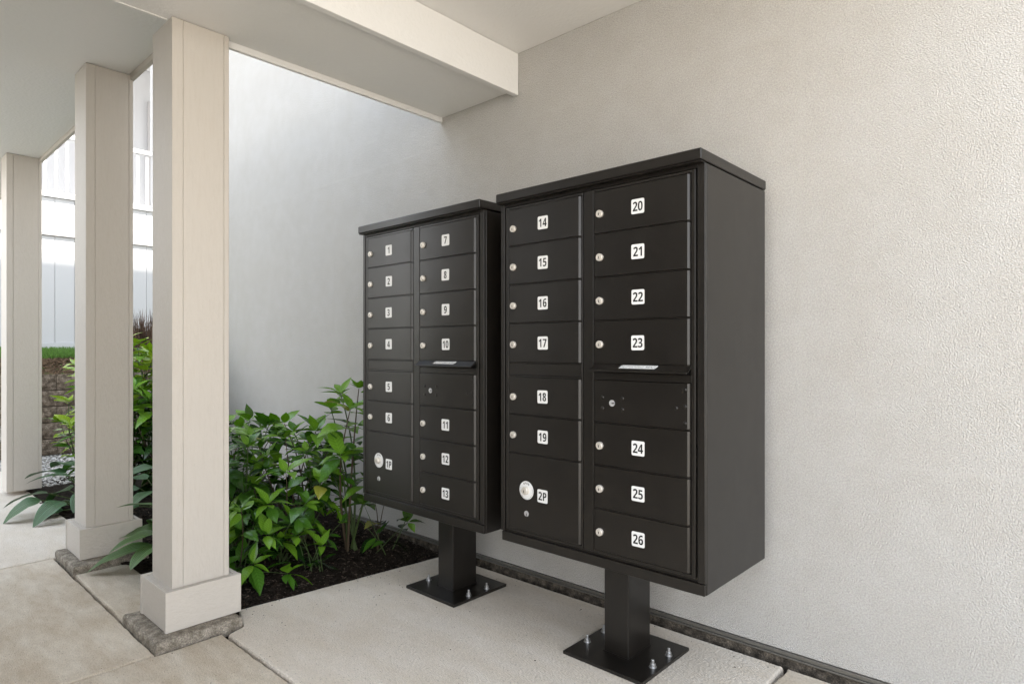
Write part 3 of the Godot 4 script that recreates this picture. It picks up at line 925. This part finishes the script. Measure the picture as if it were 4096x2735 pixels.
func build_garden() -> void:
	var noise := FastNoiseLite.new()
	noise.seed = 15
	noise.frequency = 1.0
	var soil_y := func(x: float, z: float) -> float:
		var rise := 0.02 * smoothstep(-2.45, -3.2, x)
		return -0.022 + rise + 0.014 * noise.get_noise_2d(x * 4.0, z * 4.0) + 0.012 * noise.get_noise_2d(x * 14.0, z * 14.0)
	tag(put("planting_bed", sheet(-6.05, -2.30, WALL + 0.003, -0.93, 0.025, soil_y), M.soil), "", "", "", "structure")
	# shredded mulch
	var strand := box_mesh(Vector3(-0.5, -0.5, -0.5), Vector3(0.5, 0.5, 0.5), 0.15)
	var strands := func() -> Array:
		var x := rng.randf_range(-4.6, -2.36)
		var z := rng.randf_range(WALL + 0.01, -0.985)
		if rng.randf() < 0.55: x = rng.randf_range(-3.1, -2.36)
		var edge := lerpf(-2.468, -2.366, clampf((-z - 1.085) / 0.99, 0.0, 1.0))
		if x > edge - 0.005: x = edge - rng.randf_range(0.005, 0.2)
		var long := rng.randf_range(0.008, 0.03) * (1.6 if rng.randf() < 0.1 else 1.0)
		var b := Basis(Vector3.UP, rng.randf() * TAU) * Basis(Vector3.BACK, rng.randf_range(-0.4, 0.4)) * Basis.from_scale(Vector3(long, rng.randf_range(0.002, 0.006), rng.randf_range(0.002, 0.007)))
		var tone := rng.randf_range(0.35, 1.1) * (4.0 if rng.randf() < 0.10 else 1.0)
		return [Transform3D(b, Vector3(x, soil_y.call(x, z) + 0.004, z)), Color(0.030 * tone, 0.023 * tone, 0.018 * tone)]
	tag(scatter("mulch", strand, M.mulch, 15000, strands), "dark shredded bark mulch covering the bed", "mulch", "", "stuff")
	tag(scatter("soil_crumbs", strand, M.mulch, 170, func() -> Array:
		var z := -1.03 - 1.02 * rng.randf()
		var edge := lerpf(-2.468, -2.366, clampf((-z - 1.085) / 0.99, 0.0, 1.0))
		var x := edge + 0.012 + 0.5 * pow(rng.randf(), 3.0)
		if rng.randf() < 0.3:
			x = rng.randf_range(-2.2, -0.4)
			z = -2.075 + 0.10 * pow(rng.randf(), 2.0)
		elif rng.randf() < 0.2:
			x = rng.randf_range(-2.4, -0.2)
			z = rng.randf_range(-2.0, -0.5)
		var q := rng.randf_range(0.0010, 0.0030)
		var t := rng.randf_range(0.5, 1.8)
		return [Transform3D(Basis(Vector3.UP, rng.randf() * TAU) * Basis.from_scale(Vector3(q * 1.6, q * 0.6, q)), Vector3(x, q * 0.2, z)), Color(0.04 * t, 0.032 * t, 0.025 * t)]), "dark soil crumbs scattered on the concrete slab", "soil crumbs", "", "stuff")
	make_leaves()
	var V := func(a: Array) -> Array:
		var r := []
		for e in a: r.append([Vector3(e[0], e[1], e[2])])
		return r
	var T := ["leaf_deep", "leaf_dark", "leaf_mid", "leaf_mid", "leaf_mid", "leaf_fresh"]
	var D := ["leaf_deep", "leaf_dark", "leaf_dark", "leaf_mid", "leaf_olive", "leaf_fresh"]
	var S := func(n: int, r: float, h0: float, h1: float, ox := 0.0, oz := 0.0) -> Array:
		var a := []
		for i in n:
			var q := TAU * (i + rng.randf_range(-0.35, 0.35)) / n
			var k := r * sqrt(rng.randf_range(0.08, 1.0))
			a.append([Vector3(cos(q) * k + ox, rng.randf_range(h0, h1), sin(q) * k + oz)])
		return a
	# the tall bare-legged one beside the mailbox
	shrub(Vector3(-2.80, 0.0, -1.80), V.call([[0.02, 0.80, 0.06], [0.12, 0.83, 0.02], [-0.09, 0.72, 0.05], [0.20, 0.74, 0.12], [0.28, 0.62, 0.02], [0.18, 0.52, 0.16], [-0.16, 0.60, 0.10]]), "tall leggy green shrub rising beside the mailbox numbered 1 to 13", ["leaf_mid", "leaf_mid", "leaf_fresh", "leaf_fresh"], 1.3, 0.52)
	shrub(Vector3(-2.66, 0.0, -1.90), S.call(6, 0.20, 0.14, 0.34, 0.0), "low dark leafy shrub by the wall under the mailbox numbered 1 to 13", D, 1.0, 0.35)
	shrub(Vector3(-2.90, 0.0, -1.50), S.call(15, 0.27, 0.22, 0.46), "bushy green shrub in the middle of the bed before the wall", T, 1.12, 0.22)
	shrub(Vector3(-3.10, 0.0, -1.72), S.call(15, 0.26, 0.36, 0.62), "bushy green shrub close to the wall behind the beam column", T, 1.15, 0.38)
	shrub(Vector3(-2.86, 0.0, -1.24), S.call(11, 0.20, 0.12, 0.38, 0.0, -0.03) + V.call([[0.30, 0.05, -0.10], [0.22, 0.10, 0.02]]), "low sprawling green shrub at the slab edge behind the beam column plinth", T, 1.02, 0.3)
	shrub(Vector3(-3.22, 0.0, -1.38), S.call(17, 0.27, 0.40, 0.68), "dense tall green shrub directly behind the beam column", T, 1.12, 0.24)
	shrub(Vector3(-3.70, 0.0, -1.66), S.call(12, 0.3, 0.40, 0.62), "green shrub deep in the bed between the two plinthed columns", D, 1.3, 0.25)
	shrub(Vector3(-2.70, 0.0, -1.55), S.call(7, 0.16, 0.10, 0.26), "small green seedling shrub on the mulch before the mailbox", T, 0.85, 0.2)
	# lime-tipped shrub beyond the columns
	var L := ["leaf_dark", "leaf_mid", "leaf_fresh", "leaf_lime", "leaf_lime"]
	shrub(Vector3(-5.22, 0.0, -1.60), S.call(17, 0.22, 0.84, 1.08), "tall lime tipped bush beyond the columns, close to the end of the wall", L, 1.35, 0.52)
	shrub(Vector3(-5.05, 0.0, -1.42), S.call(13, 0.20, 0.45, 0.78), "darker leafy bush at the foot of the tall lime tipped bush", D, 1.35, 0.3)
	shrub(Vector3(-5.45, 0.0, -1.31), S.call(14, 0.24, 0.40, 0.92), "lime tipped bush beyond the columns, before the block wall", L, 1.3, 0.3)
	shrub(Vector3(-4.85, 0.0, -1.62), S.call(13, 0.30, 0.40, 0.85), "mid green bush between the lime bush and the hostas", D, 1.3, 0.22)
	# hostas
	hosta(Vector3(-4.62, 0.0, -1.13), [[150, 35, 0.26, 1.0], [120, 30, 0.30, 0.95], [175, 40, 0.30, 1.05], [200, 45, 0.28, 1.0], [95, 28, 0.28, 1.0], [65, 30, 0.26, 0.95], [135, 55, 0.32, 1.0], [160, 62, 0.34, 1.0], [105, 58, 0.3, 0.9], [225, 50, 0.3, 1.0], [30, 40, 0.25, 0.9], [185, 22, 0.22, 0.9], [142, 18, 0.2, 0.95], [110, 15, 0.2, 0.9]], "blue green hosta with arching leaves over the pale walkway slab", "hosta_blue")
	hosta(Vector3(-3.20, 0.0, -1.16), [[106, 38, 0.17, 1.12], [88, 55, 0.22, 0.95], [140, 45, 0.22, 0.95], [62, 50, 0.2, 0.9], [30, 45, 0.22, 0.9], [165, 55, 0.24, 0.9], [200, 50, 0.22, 0.9], [100, 75, 0.28, 0.85], [250, 60, 0.2, 0.8]], "ribbed green hosta between the two plinthed columns", "hosta_green")
	hosta(Vector3(-4.05, 0.0, -1.42), [[100, 50, 0.3, 0.9], [140, 55, 0.32, 1.0], [60, 50, 0.3, 0.95], [180, 50, 0.3, 0.9], [20, 55, 0.3, 0.9], [220, 60, 0.3, 0.9], [80, 72, 0.36, 0.9], [120, 25, 0.25, 0.9]], "blue green hosta farther back in the bed between the columns", "hosta_blue")

func build_far() -> void:
	var noise := FastNoiseLite.new()
	noise.seed = 25
	noise.frequency = 1.0
	# gravel between bed and block wall
	tag(put("gravel_bed", sheet(-7.45, -6.0, -3.6, -0.90, 0.05, func(x, z): return -0.02 + 0.008 * noise.get_noise_2d(x * 8.0, z * 8.0)), M.block_pale), "", "", "", "structure")
	var pebble := SphereMesh.new()
	pebble.radius = 0.5
	pebble.height = 1.0
	pebble.radial_segments = 7
	pebble.rings = 4
	tag(scatter("gravel", pebble, M.gravel, 9000, func() -> Array:
		var s := rng.randf_range(0.008, 0.022)
		var x := rng.randf_range(-7.36, -5.75)
		var z := rng.randf_range(-2.9, -0.98)
		var t := rng.randf_range(0.6, 1.25)
		return [Transform3D(Basis(Vector3.UP, rng.randf() * TAU) * Basis(Vector3.RIGHT, rng.randf() * 0.8) * Basis.from_scale(Vector3(s * 1.3, s * 0.7, s)), Vector3(x, -0.01 + rng.randf() * 0.012, z)), Color(0.42 * t, 0.40 * t, 0.37 * t)]), "pale loose gravel at the foot of the block wall", "gravel", "", "stuff")
	# retaining wall of split-face blocks
	var wall := base("retaining_wall", Vector3(-7.40, 0.0, 0.0))
	tag(wall, "low retaining wall of rough split grey brown blocks beyond the columns", "retaining wall")
	var kinds := []
	for k in 5:
		var st := start()
		var nz := 8
		var ny := 4
		var P := func(i: int, j: int) -> Vector3:
			var z := lerpf(-0.218, 0.218, float(i) / nz)
			var y := lerpf(0.003, 0.152, float(j) / ny)
			var e := 1.0 if i > 0 and i < nz and j > 0 and j < ny else 0.0
			return Vector3(e * (0.016 + 0.022 * noise.get_noise_2d(i * 7.3 + k * 50.0, j * 9.1)), y, z)
		for i in nz:
			for j in ny:
				var q := [P.call(i, j), P.call(i + 1, j), P.call(i + 1, j + 1), P.call(i, j + 1)]
				var n: Vector3 = (q[2] - q[0]).cross(q[3] - q[1]).normalized()
				if n.x < 0.0: n = -n
				quad(st, q, [n])
		rbox(st, Vector3(-0.26, 0.003, -0.218), Vector3(-0.0005, 0.152, 0.218), 0.004)
		kinds.append(st.commit())
	for row in 5:
		for k in 15:
			var z := -3.3 + k * 0.44 + (0.22 if row % 2 == 0 else 0.0) + 0.06
			put("block", kinds[rng.randi() % 5], M.block_pale if rng.randf() < 0.12 else M.block, wall, Transform3D(Basis(), Vector3(-0.008 * row, 0.001 + row * 0.1565, z)))
	# terrace: mulch slope, then lawn up to the fence
	var terrace := func(x: float, z: float) -> float:
		if x > -7.45: return 0.765
		return 0.765 + 0.165 * smoothstep(-7.45, -7.95, x) + 0.086 * clampf((-7.95 - x) / 2.0, 0.0, 1.0) + 0.008 * noise.get_noise_2d(x * 6.0, z * 6.0)
	tag(put("terrace", sheet(-30.0, -7.44, -8.0, 7.0, 0.15, terrace), M.turf), "", "", "", "structure")
	var strand := box_mesh(Vector3(-0.5, -0.5, -0.5), Vector3(0.5, 0.5, 0.5), 0.15)
	tag(scatter("bark_mulch", strand, M.mulch, 9500, func() -> Array:
		var x := rng.randf_range(-7.98, -7.45)
		var z := rng.randf_range(-3.1, 0.4)
		var b := Basis(Vector3.UP, rng.randf() * TAU) * Basis(Vector3.BACK, rng.randf_range(-0.5, 0.5)) * Basis.from_scale(Vector3(rng.randf_range(0.02, 0.06), rng.randf_range(0.006, 0.012), rng.randf_range(0.008, 0.018)))
		var t := rng.randf_range(0.4, 1.3)
		return [Transform3D(b, Vector3(x, terrace.call(x, z) + 0.004, z)), Color(0.13 * t, 0.088 * t, 0.056 * t)]), "brown bark mulch on the slope above the block wall", "mulch", "", "stuff")
	var blade := start()
	for k in 2:
		var a := [Vector3(-0.0022, 0.5 * k, 0.12 * k * k), Vector3(0.0022, 0.5 * k, 0.12 * k * k), Vector3(0.0018 * (1 - k), 0.5 * (k + 1), 0.12 * (k + 1) * (k + 1)), Vector3(-0.0018 * (1 - k), 0.5 * (k + 1), 0.12 * (k + 1) * (k + 1))]
		quad(blade, a, [Vector3(0, 0.25, -1).normalized()])
	tag(scatter("lawn_grass", blade.commit(), M.grass, 26000, func() -> Array:
		var x := rng.randf_range(-9.98, -7.88)
		if rng.randf() < 0.35: x = rng.randf_range(-8.4, -7.88)
		var z := rng.randf_range(-3.5, -1.0)
		var h := rng.randf_range(0.03, 0.065)
		var t := rng.randf_range(0.6, 1.3)
		return [Transform3D(Basis(Vector3.UP, rng.randf() * TAU) * Basis.from_scale(Vector3(1.2, h, h)), Vector3(x, terrace.call(x, z) - 0.002, z)), Color(0.09 * t, 0.19 * t, 0.025 * t)]), "short green lawn grass below the white fence", "grass", "", "stuff")
	# dry brown clump on the terrace: one body of thin arching blades
	var clump := base("dried_grass_clump", Vector3(-8.35, 0.93, -2.52))
	tag(clump, "brown dried ornamental grass clump standing before the white fence", "dry grass")
	for part in 6:
		var st := start()
		for k in 170:
			var a := rng.randf() * TAU
			var r := rng.randf_range(0.02, 0.30)
			var p0 := Vector3(cos(a) * r, -0.02, sin(a) * r)
			var q := a + rng.randf_range(-0.8, 0.8)
			var reach := rng.randf_range(0.05, 0.30)
			var h := rng.randf_range(0.25, 0.92) * (1.0 - 0.3 * reach / 0.3)
			var last := p0
			var side := Vector3(-sin(q), 0, cos(q)) * 0.006
			for s in 3:
				var t := (s + 1) / 3.0
				var p := p0 + Vector3(cos(q) * reach * t * t, h * (t - 0.28 * t * t * t), sin(q) * reach * t * t)
				var n := (p - last).cross(side).normalized()
				quad(st, [last - side * (1.0 - s / 3.2), last + side * (1.0 - s / 3.2), p + side * (1.0 - (s + 1) / 3.2), p - side * (1.0 - (s + 1) / 3.2)], [n])
				last = p
		var m := StandardMaterial3D.new()
		m.resource_name = "dried_blade"
		var t := 0.5 + 0.2 * part
		m.albedo_color = Color(0.10 * t, 0.060 * t, 0.038 * t).linear_to_srgb()
		m.roughness = 0.8
		put("blades", st.commit(), m, clump)
	# white fence along the lawn
	var fence := base("vinyl_fence", Vector3(-10.0, 1.016, 0.0))
	tag(fence, "tall white vinyl board fence along the lawn, half in shadow", "fence")
	put("bottom_rail", box_mesh(Vector3(-0.05, 0.01, -6.0), Vector3(0.012, 0.095, 5.0), 0.004), M.vinyl, fence)
	put("shadow_line_rail", box_mesh(Vector3(-0.05, 1.500, -6.0), Vector3(0.018, 1.535, 5.0), 0.004), M.frame_grey, fence)  # its grey stands for the shadow line between the two board tiers
	put("top_rail", box_mesh(Vector3(-0.05, 2.005, -6.0), Vector3(0.020, 2.035, 5.0), 0.004), M.vinyl, fence)
	for k in 50:
		var z := -5.9 + k * 0.218
		put("board", box_mesh(Vector3(-0.045, 0.0955, z), Vector3(-0.012, 1.4995, z + 0.2155), 0.004), M.vinyl, fence)
		put("upper_board", box_mesh(Vector3(-0.045, 1.5355, z), Vector3(-0.012, 2.0045, z + 0.2155), 0.004), M.vinyl, fence)
	# house with a balcony behind the fence
	var house := base("white_house", Vector3(-11.4, 1.0, 0.0))
	tag(house, "pale house with a white baluster balcony above the vinyl fence", "house")
	put("wall", box_mesh(Vector3(-6.0, 0.0, -7.5), Vector3(0.0, 7.0, 3.0), 0.01), M.siding, house)
	var balcony := put("balcony", box_mesh(Vector3(0.017, 1.82, -7.0), Vector3(1.30, 2.02, 2.8), 0.006), M.vinyl, house)
	put("lower_rail", box_mesh(Vector3(1.235, 2.055, -7.0), Vector3(1.285, 2.125, 2.8), 0.006), M.vinyl, balcony)
	put("upper_rail", box_mesh(Vector3(1.225, 2.86, -7.0), Vector3(1.295, 2.92, 2.8), 0.006), M.vinyl, balcony)
	for k in 62:
		put("baluster", box_mesh(Vector3(1.245, 2.1255, -5.2 + k * 0.122), Vector3(1.277, 2.8595, -5.168 + k * 0.122), 0.004), M.vinyl, balcony)
	for z in [-3.22, -0.6, 2.0]:
		put("post", box_mesh(Vector3(1.205, 2.021, z - 0.05), Vector3(1.305, 4.6, z + 0.05), 0.006), M.vinyl, balcony)
	put("roof_beam", box_mesh(Vector3(0.017, 4.6005, -7.0), Vector3(1.34, 4.85, 2.8), 0.006), M.vinyl, balcony)
	for z in [-4.05, -0.95]:
		var door := put("balcony_door", box_mesh(Vector3(0.0165, 2.021, z - 0.55), Vector3(0.05, 4.10, z + 0.55), 0.006), M.frame_grey, house)
		put("pane", box_mesh(Vector3(0.0505, 2.16, z - 0.42), Vector3(0.056, 3.98, z + 0.42), 0.002), M.glass_dark, door)
